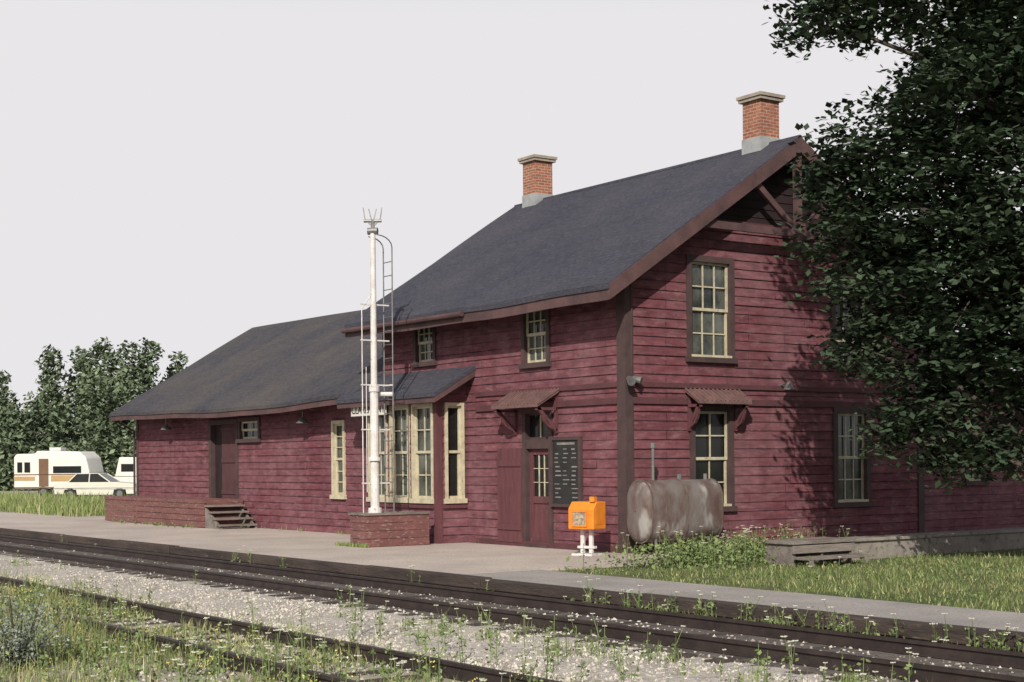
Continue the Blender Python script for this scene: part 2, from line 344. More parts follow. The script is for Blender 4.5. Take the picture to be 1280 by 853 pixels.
# ridge caps
rc=MB(); rc.cyl((-10,4.5,8.75),(.5,4.5,8.75),.07,n=8); rc.obj('ridge_cap','roof',st)
fa=MB()
def fascia(x0,x1,y,z,h,sag,n=20,th=.05):
    for i in range(n):
        t0,t1=i/n,(i+1)/n; xa=x0+(x1-x0)*t0; xb=x0+(x1-x0)*t1; za=z+sag(t0); zb=z+sag(t1)
        fa.add([(xa,y,za),(xb,y,zb),(xb,y,zb-h),(xa,y,za-h),(xa,y+th,za),(xb,y+th,zb),(xb,y+th,zb-h),(xa,y+th,za-h)],[(0,3,2,1),(4,5,6,7),(3,7,6,2),(0,1,5,4)])
fascia(-10,.49,-.79,5.24,.24,msag); fascia(-10,.49,9.74,5.24,.24,msag)
fascia(-26.3,-9.55,-.79,3.52,.17,fsag); fascia(-9.88,-5.35,-1.12,3.35,.14,lambda t:0,4)
def rtop(y): return 5.33+.652*(y+.82)
for xx in((.44,.52),(-10.02,-9.95)):
    fa.prism([(-.8,rtop(-.8)-.03),(4.5,8.77),(4.5,8.44),(-.8,rtop(-.8)-.35)],xx,0)
    fa.prism([(9.8,rtop(-.8)-.03),(9.8,rtop(-.8)-.35),(4.5,8.44),(4.5,8.77)],xx,0)
fa.prism([(-.8,3.58),(4.5,6.72),(4.5,6.5),(-.8,3.36)],(-26.36,-26.3),0)
fa.prism([(-1.13,3.4),(-.02,4.03),(-.02,3.82),(-1.13,3.2)],(-5.4,-5.34),0)
fa.box(.36,.44,1.75,7.25,6.62,6.78); fa.box(.34,.46,4.42,4.58,6.45,8.45)
fa.beam((.4,4.4,6.8),(.4,3.2,7.72),.08,.13); fa.beam((.4,4.6,6.8),(.4,5.8,7.72),.08,.13)
fa.obj('fascia_and_rake_boards','fascia',st)
so=MB()
for i in range(18):
    x=-9.8+i*.58; so.prism([(-.74,5.15),(0,5.63),(0,5.5),(-.74,5.02)],(x,x+.06),0)
for i in range(28):
    x=-26+i*.58; so.prism([(-.74,3.45),(0,3.88),(0,3.75),(-.74,3.34)],(x,x+.06),0)
for k in range(5):
    y=.3+k*.95; z=rtop(y)-.25
    for yy in(y,9-y): so.box(.0,.44,yy-.04,yy+.04,z-.06,z+.06)
so.obj('rafter_ends','trim',st)
gu=MB(); gu.cyl((-10.0,-.87,5.16),(-4.6,-.87,5.14),.06,n=8); gu.obj('gutter','fascia',st)
dp=MB(); dp.cyl((-26.2,-.75,3.4),(-25.98,-.1,3.0),.04,n=6); dp.cyl((-25.98,-.1,3.0),(-25.98,-.1,0),.04,n=6); dp.obj('downpipe','trim',st)
def mkhood(P,a0,a1,zt,zb,out):
    q=lambda a,o,z:P(a,o,z)
    v=[q(a0,0.03,zt),q(a1,0.03,zt),q(a1,out,zb),q(a0,out,zb)]
    v2=[(x,y,z-.05) for x,y,z in v]
    hood.add(v+v2,[(0,1,2,3),(7,6,5,4),(3,2,6,7),(0,3,7,4),(1,5,6,2)])
    n=int((a1-a0)/.12)
    for i in range(n+1):
        a=a0+(a1-a0)*i/n
        p=q(a,.05,zt+.012);r=q(a,out-.01,zb+.014); hood.beam(p,r,.03,.03)
    for a in(a0+.1,a1-.1):
        panel.beam(q(a,.06,zb-.55),q(a,out-.08,zb-.06),.07,.07)
        panel.beam(q(a,.05,zb-.6),q(a,.05,zt-.08),.07,.05)
        panel.beam(q(a,.05,zb-.085),q(a,out-.04,zb-.085),.07,.06)
        pr=None
        for k in range(6):
            t=k/5*math.pi/2; pp=q(a,.08+.33*math.sin(t)*out/.6,zb-.5+.36*(1-math.cos(t)))
            if pr: panel.beam(pr,pp,.06,.05)
            pr=pp
mkhood(F,-3.85,-2.15,3.38,3.05,.62)
mkhood(G,1.55,3.05,3.32,3.06,.45)
hood.obj('door_and_window_hoods',mat('hood_shingles',(.19,.11,.105),(.12,.07,.067),4,.85,.3),st)
panel.obj('brackets_and_panels','panel',st); belt.obj('belt_boards','belt',st)
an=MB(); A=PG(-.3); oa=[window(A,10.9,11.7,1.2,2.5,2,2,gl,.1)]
siding(an,A,9,14.5,0,3.2,oa); siding(an,PB(14.5),-7,-.3,0,3.2); siding(an,PL(-7),9,14.5,0,3.2); an.obj('annex_walls','siding',st)
ar=MB(); slab(ar,-7.3,.1,(14.9,3.1),(9.02,5.0),.12,6); ar.obj('annex_roof','roof',st)
trim.obj('trim','trim',st); cream.obj('window_sashes','cream',st); gd.obj('window_panes_dark','glassd',st); gl.obj('window_panes_reflection_tint','glassl',st)  # paler panes carry the painted reflection
fo=MB(); fo.box(-25.85,-.02,.02,8.98,-.3,.0); fo.box(-6.9,-.32,9,14.4,-.3,-.001); fo.obj('foundation','concrete',st)
def chimney(x,y,z0,z1):
    c=MB();c.box(x-.28,x+.28,y-.28,y+.28,z0,z1-.12);c.obj('chimney_stack','brick',st)
    c=MB();c.box(x-.35,x+.35,y-.35,y+.35,z1-.12,z1-.05);c.box(x-.38,x+.38,y-.38,y+.38,z1-.05,z1+.02);c.obj('chimney_cap','cap',st)
    c=MB();c.box(x-.30,x+.30,y-.30,y+.30,z0-.2,z0+.42);c.obj('chimney_flashing','flash',st)
chimney(-.68,4.5,8.5,9.85); chimney(-9.0,4.5,8.5,9.9)
lp=MB()
for x,y,z in((-13.2,-.35,3.02),(-22.6,-.35,3.05)):
    lp.cyl((x,0,z+.3),(x,y,z+.35),.02,n=6);lp.cyl((x,y,z+.35),(x,y,z),.02,n=6);lp.cyl((x,y,z+.08),(x,y,z-.08),.05,.19,12)
lp.cyl((.05,.1,3.5),(.2,-.02,3.5),.03,n=6);lp.cyl((.12,-.02,3.5),(.3,-.1,3.42),.05,.09,10);lp.cyl((.1,.1,3.5),(.25,.2,3.45),.05,.08,10)
lp.cyl((0,4.3,3.45),(.3,4.3,3.5),.02,n=6);lp.cyl((.3,4.3,3.5),(.3,4.3,3.35),.05,.13,12)
lp.obj('wall_lamps','metal',st)
wi=MB(); wi.cyl((.06,.1,3.5),(.06,.12,5.5),.012,n=5); wi.obj('conduit','trim',st)
sg=empty('station_name_sign')
s=MB(); s.box(-9.35,-7.7,-1.02,-.98,3.0,3.28); s.obj('board',mat('sign_white',(.68,.67,.62),(.6,.58,.52),4,.6),sg)
s=MB()
for a,b,c,d in((-9.38,-7.67,3.28,3.31),(-9.38,-7.67,2.97,3.0)): s.box(a,b,-1.03,-.97,c,d)
s.beam((-9.1,-1.0,3.3),(-9.1,-.95,3.42),.03,.03); s.beam((-7.95,-1.0,3.3),(-7.95,-.95,3.42),.03,.03)
s.obj('frame','black',sg)
tx=bpy.data.curves.new('letters','FONT'); tx.body='CLAREMONT'; tx.size=.27; tx.extrude=.004; tx.align_x='CENTER'; tx.align_y='CENTER'; tx.materials.append(M['black'])
to=bpy.data.objects.new('letters',tx); to.location=(-8.52,-1.026,3.14); to.rotation_euler=(math.pi/2,0,0); bpy.context.scene.collection.objects.link(to); to.parent=sg

# ---------------------------------------------------------------- freight dock
dk=empty('freight_dock')
d=MB()
d.box(-25.6,-17.6,-1.3,-.04,.72,.82)
for i in range(4): d.box(-25.6,-17.62,-1.28,-1.22,.02+i*.18,.02+i*.18+.165)
for i in range(4): d.box(-17.66,-17.6,-1.2,-.06,.02+i*.18,.02+i*.18+.165)
d.obj('deck_and_skirt','boxwood',dk)
d=MB()
for i in range(4): d.box(-17.55+i*.27,-17.25+i*.27,-1.3,-.15,.62-i*.18,.67-i*.18)
d.prism([(-17.58,0),(-16.4,0),(-17.58,.66)],(-.2,-.15),1); d.prism([(-17.58,0),(-16.4,0),(-17.58,.62)],(-1.26,-1.22),1)
d.obj('steps','oldwood',dk)

# ---------------------------------------------------------------- signal mast + enclosure
en=empty('signal_base_enclosure')
e=MB()
x0,x1,y0,y1=-6.26,-5.5,-2.8,-1.2
for i in range(4):
    z=.01+i*.175
    e.box(x0,x1,y0,y0+.05,z,z+.165);e.box(x1-.05,x1,y0+.052,y1,z,z+.165);e.box(x0,x0+.05,y0+.052,y1,z,z+.165)
e.obj('boards','boxwood',en)
e=MB(); e.box(x0-.03,x1+.03,y0-.03,y0+.1,.7,.75);e.box(x1-.1,x1+.03,y0+.1,y1,.7,.75);e.box(x0-.03,x0+.1,y0+.1,y1,.7,.75);e.box(x0+.1,x1-.1,y0+.1,y1,.62,.66); e.obj('cap_rail','oldwood',en)
ms=empty('train_order_signal_mast',(-6.1,-2.25,0))
m=MB(); m.cyl((0,0,.1),(0,0,3.5),.105,.095,14); m.cyl((0,0,3.5),(0,0,7.1),.075,.06,14); m.cyl((0,0,.66),(0,0,.85),.17,.15,14); m.cyl((0,0,3.45),(0,0,3.6),.12,.12,14)
m.cyl((0,0,1.9),(0,0,1.98),.15,n=14)
m.obj('mast','white',ms,smooth=False)
m=MB()
m.cyl((0,0,7.1),(0,0,7.3),.045,n=8)
for a in(-1,1):
    m.beam((0,0,7.15),(a*.10,a*.14,7.32),.035,.035); m.beam((a*.10,a*.14,7.32),(a*.12,a*.17,7.58),.025,.025)
    m.beam((0,0,7.2),(a*.05,a*.07,7.55),.022,.022)
m.cyl((-.12,-.16,7.28),(.12,.16,7.28),.035,n=8); m.cyl((-.08,-.08,7.05),(.08,.08,7.05),.08,.08,10)
m.obj('semaphore_bearing','metal',ms)
m=MB()
lx=.19;ly=.38
for s in(-lx,lx): 
    m.cyl((s,ly,.6),(s,ly,6.7),.016,n=6)
    pr=(s,ly,6.7)
    for k in range(1,6):
        t=k/5*math.pi/2; q=(s,ly*(math.cos(t)),6.7+.25*math.sin(t)); m.cyl(pr,q,.014,n=6);pr=q
for i in range(19): m.cyl((-lx,ly,.8+i*.31),(lx,ly,.8+i*.31),.011,n=5)
m.obj('ladder','metal',ms)
m=MB()
m.cyl((0,-.3,.6),(0,-.3,5.3),.013,n=6); m.cyl((.0,-.2,1.2),(0,-.2,4.0),.01,n=6)
for z in(1.4,2.6,3.6,4.6,5.4): m.beam((0,-.33,z),(0,.4,z),.035,.03)
m.beam((-.2,.36,3.6),(.2,.36,3.6),.03,.03)
m.cyl((0,-.3,5.3),(0,0,5.7),.012,n=6)
m.cyl((-.1,.05,3.4),(.1,.45,3.4),.05,n=8)
m.obj('brackets_and_rods','white',ms)

# ---------------------------------------------------------------- oil tank
tk=empty('oil_tank',(.70,.68,0))
t=MB(); n=32; W=.36; Hh=.25; zc=.86
prof=[]
for i in range(n):
    a=2*math.pi*(i+.5)/n; prof.append((W*math.cos(a),(Hh if math.sin(a)>=0 else -Hh)+W*math.sin(a)))
rings=[(-1.04,.0),(-1.035,.6),(-1.01,.85),(-.96,.97),(-.9,1.0),(-.3,1),(.3,1),(.9,1),(.96,.97),(1.01,.85),(1.035,.6),(1.04,0)]
vs=[];fs=[]
for y,k in rings:
    for p in prof:
        px,pz=p; kk=k if k>0 else .02
        vs.append((px*kk,y,zc+pz*kk))
for r in range(len(rings)-1):
    for i in range(n): fs.append((r*n+i,r*n+(i+1)%n,(r+1)*n+(i+1)%n,(r+1)*n+i))
t.add(vs,fs); t.obj('tank_shell','rust',tk,smooth=True)
t=MB()
for y in(-.92,0.0,.92):
    for i in range(n):
        p=prof[i];q=prof[(i+1)%n]; t.beam((p[0]*1.008,y,zc+p[1]*1.008),(q[0]*1.008,y,zc+q[1]*1.008),.03,.02)
t.obj('seams',mat('seam_rust',(.10,.06,.05),(.16,.14,.13),4,.7),tk)
t=MB()
for x in(-.2,.2):
    for y in(-.7,.7): t.cyl((x,y,0),(x,y,.4),.028,n=8); t.cyl((x,y,0),(x,y,.02),.06,n=8)
t.cyl((-.1,-.5,1.45),(-.1,-.5,2.15),.03,n=8); t.cyl((-.1,-.5,2.1),(-.1,-.5,2.2),.05,n=8); t.cyl((0,.1,1.45),(0,.1,1.58),.05,n=8)
t.cyl((.05,.75,1.45),(.05,.75,1.58),.04,n=8)
t.obj('legs_and_pipes','metal',tk)

# ---------------------------------------------------------------- newspaper box
nb=empty('newspaper_box',(-.02,-1.0,0),math.radians(18))
b=MB(); b.prism([(-.22,.52),(.22,.52),(.22,1.06),(-.10,1.06),(-.22,.92)],(-.3,.3),0); b.obj('cabinet','orange',nb,bevel=.02)
b=MB(); b.box(-.18,.13,-.232,-.222,.6,.86); b.obj('display_window',mat('newspaper_display',(.5,.42,.3),(.15,.1,.08),14,.3),nb)
b=MB(); 
for a0,a1,z0,z1 in((-.2,.15,.86,.885),(-.2,.15,.575,.6),(-.2,-.18,.6,.86),(.13,.15,.6,.86)): b.box(a0,a1,-.245,-.22,z0,z1)
b.box(.17,.28,-.16,-.06,1.06,1.16); b.box(.302,.306,-.15,.15,.62,.95)
b.obj('window_frame_and_coin_slot','orange',nb)
b=MB(); b.box(-.14,-.06,-.03,.03,.05,.52); b.box(.06,.14,-.03,.03,.05,.52); b.box(-.24,.24,-.2,.2,0,.045); b.box(-.2,.2,-.05,.05,.14,.19); b.obj('pedestal','white',nb,bevel=.006)

# ---------------------------------------------------------------- steps + concrete blocks
ws=empty('wooden_steps',(4.1,.85,-.03))
w=MB(); w.box(-.35,.45,-.85,.75,.38,.44);w.box(.46,.8,-.85,.75,.12,.17); w.box(-.3,.4,-.8,-.74,0,.38);w.box(-.3,.4,.64,.7,0,.38);w.box(-.3,.4,-.1,-.04,0,.38);w.box(.41,.45,-.84,.74,.22,.36);w.box(.75,.8,-.8,-.7,0,.12);w.box(.75,.8,.6,.7,0,.12)
w.obj('treads','oldwood',ws,bevel=.008)
for (a,b_,xx) in((1.75,4.3,4.0),(4.42,9.2,3.9)):
    e=empty('concrete_cistern_wall'); w=MB(); w.box(xx-.5,xx,a,b_,-.2,.30); w.obj('kerb','concrete',e,bevel=.02); w=MB(); w.box(xx-.56,xx+.05,a-.03,b_+.03,.3,.36); w.obj('coping','concrete',e,bevel=.015)

# ---------------------------------------------------------------- ground, platform, track
g=MB()
X0,X1=-1500,1500
ys=[(-1500,-.34),(-5.95,-.34),(-5.72,-.04),(1500,-.04)]
vs=[];fs=[]
for y,z in ys: vs+=[(X0,y,z),(X1,y,z)]
for i in range(3): fs.append((2*i,2*i+1,2*i+3,2*i+2))
g.add(vs,fs); g.obj('ground','ground')
pf=MB(); pf.box(-75,2.4,-5.68,1.0,-.2,0.0); pf.obj('platform','platform')
pf=MB(); pf.box(2.4,60,-5.68,-3.95,-.2,-.004); pf.obj('footpath','path')
ed=empty('platform_edge')
pe=MB()
x=-75
while x<60:
    l=U(3.5,5); zz=U(-.015,.008); yy=U(-.02,.02); pe.box(x,x+l-.03,-5.95+yy,-5.69,-.16,.012+zz); pe.box(x,x+l-.015,-5.9,-5.7,-.36,-.163); x+=l
pe.obj('timbers','timber',ed,bevel=.015)
bd=MB()
nx=260; prof_y=[-5.96,-6.3,-6.7,-8.0,-8.6,-9.4,-10.1]; prof_z=[-.30,-.27,-.25,-.25,-.25,-.28,-.335]
vs=[];fs=[]
for i in range(nx+1):
    x=-150+ i*(220/nx)
    for j,(y,z) in enumerate(zip(prof_y,prof_z)): vs.append((x,y+(U(-.3,.3) if j==6 else 0),z+(U(-.015,.015) if 0<j<6 else 0)))
m_=len(prof_y)
for i in range(nx):
    for j in range(m_-1): fs.append((i*m_+j,(i+1)*m_+j,(i+1)*m_+j+1,i*m_+j+1))
bd.add(vs,fs); bd.obj('ballast','ballast')
bo=MB(); bo.box(-150,70,-8.35,-6.3,-.30,-.232); bo.obj('track_bed','ballastd')
yd=MB(); yd.box(-150,70,-17,-9.6,-.36,-.330); yd.obj('siding_bed','yard')
def track(name,ya,yb,zt,sp=.56,xr=(-150,60),tielen=2.5):
    e=empty(name)
    r=MB()
    for y in(ya,yb):
        pr=[(-.036,0),(.036,0),(.036,-.035),(.010,-.045),(.010,-.12),(.07,-.14),(.07,-.15),(-.07,-.15),(-.07,-.14),(-.010,-.12),(-.010,-.045),(-.036,-.035)]
        r.prism([(y+a,zt+b) for a,b in pr],xr,0)
    r.obj('rails','rail',e)
    t=MB(); x=xr[0]; yc=(ya+yb)/2
    while x<xr[1]:
        a=U(-.05,.05); t.box(x,x+.22,yc-tielen/2+a,yc+tielen/2+a,zt-.30,zt-.150+U(-.02,0)); x+=sp+U(-.03,.03)
    t.obj('ties','tie',e)
track('railway_track',-8.05,-6.6,-.075)
track('railway_track',-12.45,-11.0,-.165)

sn=MB()
def stone(x,y,z,s):
    d=[Vector((1,0,0)),Vector((-1,0,0)),Vector((0,1,0)),Vector((0,-1,0)),Vector((0,0,1)),Vector((0,0,-1))]
    rot=Matrix.Rotation(U(0,6.3),3,'Z')@Matrix.Rotation(U(0,1.5),3,'X')
    vs=[tuple(rot@(q*s*U(.6,1.2))+Vector((x,y,z))) for q in d]
    sn.add(vs,[(0,2,4),(2,1,4),(1,3,4),(3,0,4),(2,0,5),(1,2,5),(3,1,5),(0,3,5)])
for i in range(19000):
    x=15.5-abs(random.gauss(0,1))*14
    y=random.choice([U(-6.3,-5.97),U(-10.4,-8.3),U(-10.4,-8.3),U(-10.4,-8.3),U(-8.5,-6.2),U(-14,-10),U(-14,-10)])
    z=-.26 if y>-9 else (-.26-(abs(y)-9)*.07 if y>-10 else -.325)
    if -8.35<y<-6.3:
        z=-.235
        if R()<.4: continue
    stone(x,y,z,U(.014,.032))
sn.obj('gravel','stone')

# ---------------------------------------------------------------- grass & weeds
def blade(mb,x,y,z,h,w,lean=.35):
    a=U(0,6.283); ca,sa=math.cos(a),math.sin(a); b=U(0,6.283); l=h*U(0,lean); dx,dy=math.cos(b)*l,math.sin(b)*l
    mb.add([(x-ca*w,y-sa*w,z),(x+ca*w,y+sa*w,z),(x+ca*w*.7+dx*.35,y+sa*w*.7+dy*.35,z+h*.55),(x-ca*w*.7+dx*.35,y-sa*w*.7+dy*.35,z+h*.55),(x+dx,y+dy,z+h*U(.85,1))],[(0,1,2,3),(3,2,4)])
def leaf(mb,p,s,up=.3):
    n=Vector((U(-1,1),U(-1,1),U(-.2,1)+up)).normalized(); a=n.orthogonal().normalized(); a=Matrix.Rotation(U(0,6.28),3,n)@a; b=n.cross(a)
    p=Vector(p)
    mb.add([tuple(p-a*s),tuple(p+b*s*.55),tuple(p+a*s),tuple(p-b*s*.55)],[(0,1,2,3)])
def clump_noise(x,y,s=1.0):
    return (math.sin(x*.9*s+1.3)+math.sin(y*1.3*s+x*.5*s)+math.sin((x-y)*1.7*s+2)+math.sin(x*2.9*s+y*2.1*s))/4
gs=MB();dg=MB();wd=MB();fw=MB();fy=MB();yg=MB()
cnt=0
while cnt<30000:
    x=14.5-abs(random.gauss(0,1))*13; y=-random.triangular(9.8,17,12.8)
    cn=clump_noise(x,y,1.1)
    if cn<U(-.55,.45): continue
    if y>-10.6 and R()<.7: continue
    if x>5 and R()<min(.85,.35+(x-5)*.08): continue
    if (abs(y+11.0)<.14 or abs(y+12.45)<.12) and R()<.8: continue
    hh=U(.07,.32)*(1.45 if cn>.35 else .75)*(.85 if x>5 else 1.15)
    if -12.4<y<-10.8: hh*=.7
    if y<-12.6: hh*=1.3
    blade(dg if R()<.55 else gs,x,y,-.34,hh,U(.003,.007),.6); cnt+=1
def weed(x,y,z,h,flower=None):
    top=(x+U(-.06,.06)*h,y+U(-.06,.06)*h,z+h)
    wd.cyl((x,y,z),top,.006,.003,4,False)
    for k in range(int(9+h*26)):
        t=U(.1,1); r=(1-t*.6)*.15*min(1,h*2)
        leaf(wd,(x+(top[0]-x)*t+U(-r,r),y+(top[1]-y)*t+U(-r,r),z+h*t),U(.014,.034))
    if flower=='w':
        for q in range(random.choice([1,1,2,3])):
            p=(top[0]+U(-.1,.1),top[1]+U(-.1,.1),top[2]+U(.02,.12)); wd.cyl((x,y,z+h*.6),p,.004,.003,3,False)
            for s in range(9):
                a=U(0,6.28);r=U(0,.03); 
                fw.cyl((p[0]+math.cos(a)*r,p[1]+math.sin(a)*r,p[2]),(p[0]+math.cos(a)*r,p[1]+math.sin(a)*r,p[2]+.008),.009,.011,5)
    if flower=='y':
        for s in range(16): leaf(fy,(top[0]+U(-.05,.05),top[1]+U(-.05,.05),top[2]-U(-.02,.14)),.012)
for i in range(1700):
    x=14-abs(random.gauss(0,1))*12; y=-random.triangular(10.2,16.5,13)
    if clump_noise(x,y,.7)<U(-.5,.6): continue
    if x>6 and R()<.5: continue
    if abs(y+11)<.2 and R()<.7: continue
    weed(x,y,-.34,U(.15,.7) if y<-12.4 else U(.1,.4),random.choice([None,None,None,None,'w','y','y']))
for i in range(60): weed(U(5.5,13.5),U(-13,-9.4),-.34,U(.2,.5),'w')
for i in range(210):
    x=random.choice([U(8,14.5),U(6.5,14.5),U(-20,8)]); y=U(-6.35,-6.0) if R()<.7 else U(-9.4,-8.5)
    if x<6 and R()<.6: continue
    weed(x,y,-.3,U(.12,.42),random.choice([None,None,'w']))
    for k in range(12): blade(gs,x+U(-.2,.2),y+U(-.12,.12),-.3,U(.08,.25),.005)
cnt=0
while cnt<60000:
    x=U(2.3,20);y=U(-3.98,12)
    if y<1.0 and x<2.7 and R()<.5: continue
    if y>4 and R()<.6: continue
    if y<-3.4 and clump_noise(x,y,2.5)<U(-.4,.4): continue
    blade(yg if R()<.82 else dg,x,y,-.04,U(.02,.085)*(1.2+clump_noise(x,y)*.9),U(.004,.008),.9); cnt+=1
for i in range(260):
    x,y=(U(2.3,4.2),U(-1.6,.6)) if R()<.5 else (U(.5,3.4),U(.0,4.5)) if R()<.4 else (U(3,14),U(-3.8,2))
    if x<1.2 and y<1.9: continue
    weed(x,y,-.04,U(.15,.6) if x<4.5 else U(.08,.24),random.choice([None,None,None,'w']))
for i in range(2600):
    x=random.gauss(2.9,.55);y=random.gauss(-.5,.8); leaf(wd,(x,y,max(.0,U(0,.42)-abs(x-2.9)*.2)),U(.025,.065))
for i in range(900):
    x=U(-24,-5);y=U(-.35,-.06) if x>-17 else U(-1.6,-1.32)
    if clump_noise(x,y,2)<.1: continue
    blade(gs,x,y,0,U(.05,.18),.006)
for i in range(26): weed(U(-24.5,-18),U(-1.75,-1.35),0,U(.05,.16))
for i in range(300): blade(gs,U(-6.7,-5.4),U(-2.95,-2.8),0,U(.05,.14),.007)
for i in range(18000):
    x=U(-75,-27);y=-.9+abs(random.gauss(0,1))*5
    if x>-30 and y<1.2: continue
    blade(gs if R()<.8 else dg,x,y,-.04,U(.2,.6)*(1+.4*clump_noise(x,y,.6)),U(.012,.026),.5)
gs.obj('grass','grassb'); yg.obj('lawn_grass','yardgrass'); dg.obj('dry_grass','grassd'); wd.obj('weeds','weedleaf'); fw.obj('white_wildflowers','petalw'); fy.obj('yellow_wildflowers','petaly')
sh=empty('silver_shrub',(7.0,-14.3,-.34)); s=MB(); sb=MB()
for k in range(40):
    a=U(0,6.28);r=U(.1,.7);h=U(.3,.85); tip=(math.cos(a)*r,math.sin(a)*r,h); sb.cyl((0,0,0),tip,.008,.003,5,False)
    for q in range(70):
        t=U(.25,1.05); leaf(s,(tip[0]*t+U(-.1,.1),tip[1]*t+U(-.1,.1),tip[2]*t+U(-.08,.08)),U(.012,.028))
s.obj('leaves','silver',sh); sb.obj('stems','bark',sh)

# ---------------------------------------------------------------- big tree
def tree(name,loc,blobs,nper,lsize,leafmat,trunk_r=.35,clr=.5,nl=42):
    e=empty(name,loc)
    lf=MB(); tr=MB()
    pts=[(0,0,-.1,trunk_r*1.25),(0.05,0,.6,trunk_r),(.1,.05,3,trunk_r*.85),(0,.1,6,trunk_r*.6),(-.1,0,9.5,trunk_r*.25)]
    for a,b in zip(pts,pts[1:]): tr.cyl(a[:3],b[:3],a[3],b[3],12,False)
    for (bx,by,bz,br) in blobs:
        z0=max(1.2,min(8.5,bz-1.2-.25*math.hypot(bx,by)))
        p0=Vector((0,.05,z0)); p1=Vector((bx,by,bz)); md=(p0+p1)/2+Vector((0,0,.3)); 
        tr.cyl(p0,md,trunk_r*.28,trunk_r*.15,7,False); tr.cyl(md,p1,trunk_r*.15,trunk_r*.05,7,False)
        nc=int(nper*br*br)
        for c in range(nc):
            d=Vector((random.gauss(0,1),random.gauss(0,1),random.gauss(0,1))).normalized()
            rr=br*(U(.1,1.0)**.45)*U(.88,1.1); d.z*=.85
            cc=p1+d*rr
            if R()<.2: tr.cyl(p1+d*rr*.3,cc,.015,.006,4,False)
            cr=clr*U(.5,1.1)
            for k in range(nl):
                q=cc+Vector((random.gauss(0,.5),random.gauss(0,.5),random.gauss(0,.26)))*cr
                leaf(lf,q,lsize*U(.6,1.25),.9)
    lf.obj('foliage',leafmat,e); tr.obj('trunk_and_limbs','bark',e)
    return e
rx,ry=.579,.8155; fx,fy_=-.8155,.579
def tb(d,dep,z,r): return (d*rx+dep*fx,d*ry+dep*fy_,z,r)
bl=[tb(-4.0,0,9.7,.7),tb(-3.2,.3,10.0,.9),tb(-2.2,0,10.4,1.5),tb(-.6,.5,10.8,1.9),tb(1.5,0,10.8,2.2),tb(0.2,-.6,8.8,2.1),tb(-1.6,-.2,8.4,1.5),
    tb(-3.1,.2,7.3,1.2),tb(-3.9,.2,7.0,.7),tb(-2.3,.1,6.3,1.5),tb(-3.5,.2,5.9,1.0),tb(-.2,-.8,6.4,2.1),tb(1.9,-.3,7.2,2.3),tb(-1.4,-.3,4.9,1.5),
    tb(-3.4,.3,4.85,.85),tb(-2.3,.2,3.8,1.25),tb(-3.3,.3,3.9,.65),tb(-.7,-.2,3.5,1.5),tb(.6,-.8,4.6,1.9),tb(-2.5,.3,2.8,.8),tb(-1.7,.2,2.2,.8),tb(.8,-.3,3.0,1.4),tb(-2.9,.1,2.25,.45),tb(2.2,0,4.0,1.9),
    tb(-.7,.1,2.2,.8),tb(3.2,.8,8.5,2.2),tb(3.0,.6,5.5,2.2),tb(0,1.8,7.5,2.2),tb(.6,1.9,5,2.0),tb(0,0,12.4,1.9),tb(-1.9,.1,1.75,.4),tb(1.2,1.8,3.2,1.7),tb(-1.2,1.6,5.6,1.6),tb(-1.0,1.6,8.6,1.6),tb(.5,1.6,10,1.8),tb(.4,.3,2.3,.8)]
tree('maple_tree',(7,4,-.05),bl,37,.092,'leafdark')

# ---------------------------------------------------------------- distant trees (one mass)
def fartree(mb,x,y,h,w):
    mb.cyl((x,y,-.05),(x,y,h*.6),.22,.08,6,False)
    nb=random.randint(11,14)
    for k in range(nb):
        t=.12+.86*(k+U(0,1))/nb; r=w*U(.24,.40)*(1.2-t*.62); cx=x+U(-1,1)*w*.42*(1.15-t); cy=y+U(-1,1)*w*.42*(1.15-t); cz=h*t-r*.25
        for c in range(int(120*r)):
            d=Vector((random.gauss(0,1),random.gauss(0,1),random.gauss(0,1))).normalized()*r*U(.6,1.1)
            leaf(mb,(cx+d.x+U(-.3,.3),cy+d.y+U(-.3,.3),max(.1,cz+d.z*.95)),U(.15,.32),.4)
dt=MB()
kp=[(-70,8.5),(-47,8.7),(-44.5,10.6),(-42,12.6),(-39,12.2),(-36.5,12.9),(-34,12.9),(-32,12.2),(-29,10),(-20,8),(40,7)]
def prof_h(v):
    for (a,ha),(b,hb) in zip(kp,kp[1:]):
        if a<=v<=b: return ha+(hb-ha)*(v-a)/(b-a)
    return 8
dX=-62
while dX<30:
    dD=U(96,106); x=.579*dX-.8155*dD; y=.8155*dX+.579*dD
    fartree(dt,x,y,prof_h(dX)*U(.9,1.06),U(3.8,5)); dX+=U(1.1,1.9) if -49<dX<-27 else 3.5
dX=-58
while dX<-24:
    dD=U(91,95); x=.579*dX-.8155*dD; y=.8155*dX+.579*dD
    fartree(dt,x,y,prof_h(dX)*U(.5,.75),U(4,5)); dX+=U(1.8,2.8)
for i in range(26):
    x=-190+i*8+U(-2,2); y=75+U(-8,8); fartree(dt,x,y,U(7,9),6)
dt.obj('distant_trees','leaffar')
bs=MB()
for i in range(22):
    dX=-48+i*1.4; dD=86+U(-3,3); x=.579*dX-.8155*dD; y=.8155*dX+.579*dD; fartree(bs,x,y,U(2.4,4.2),3.2)
bs.obj('bushes','leaffar')

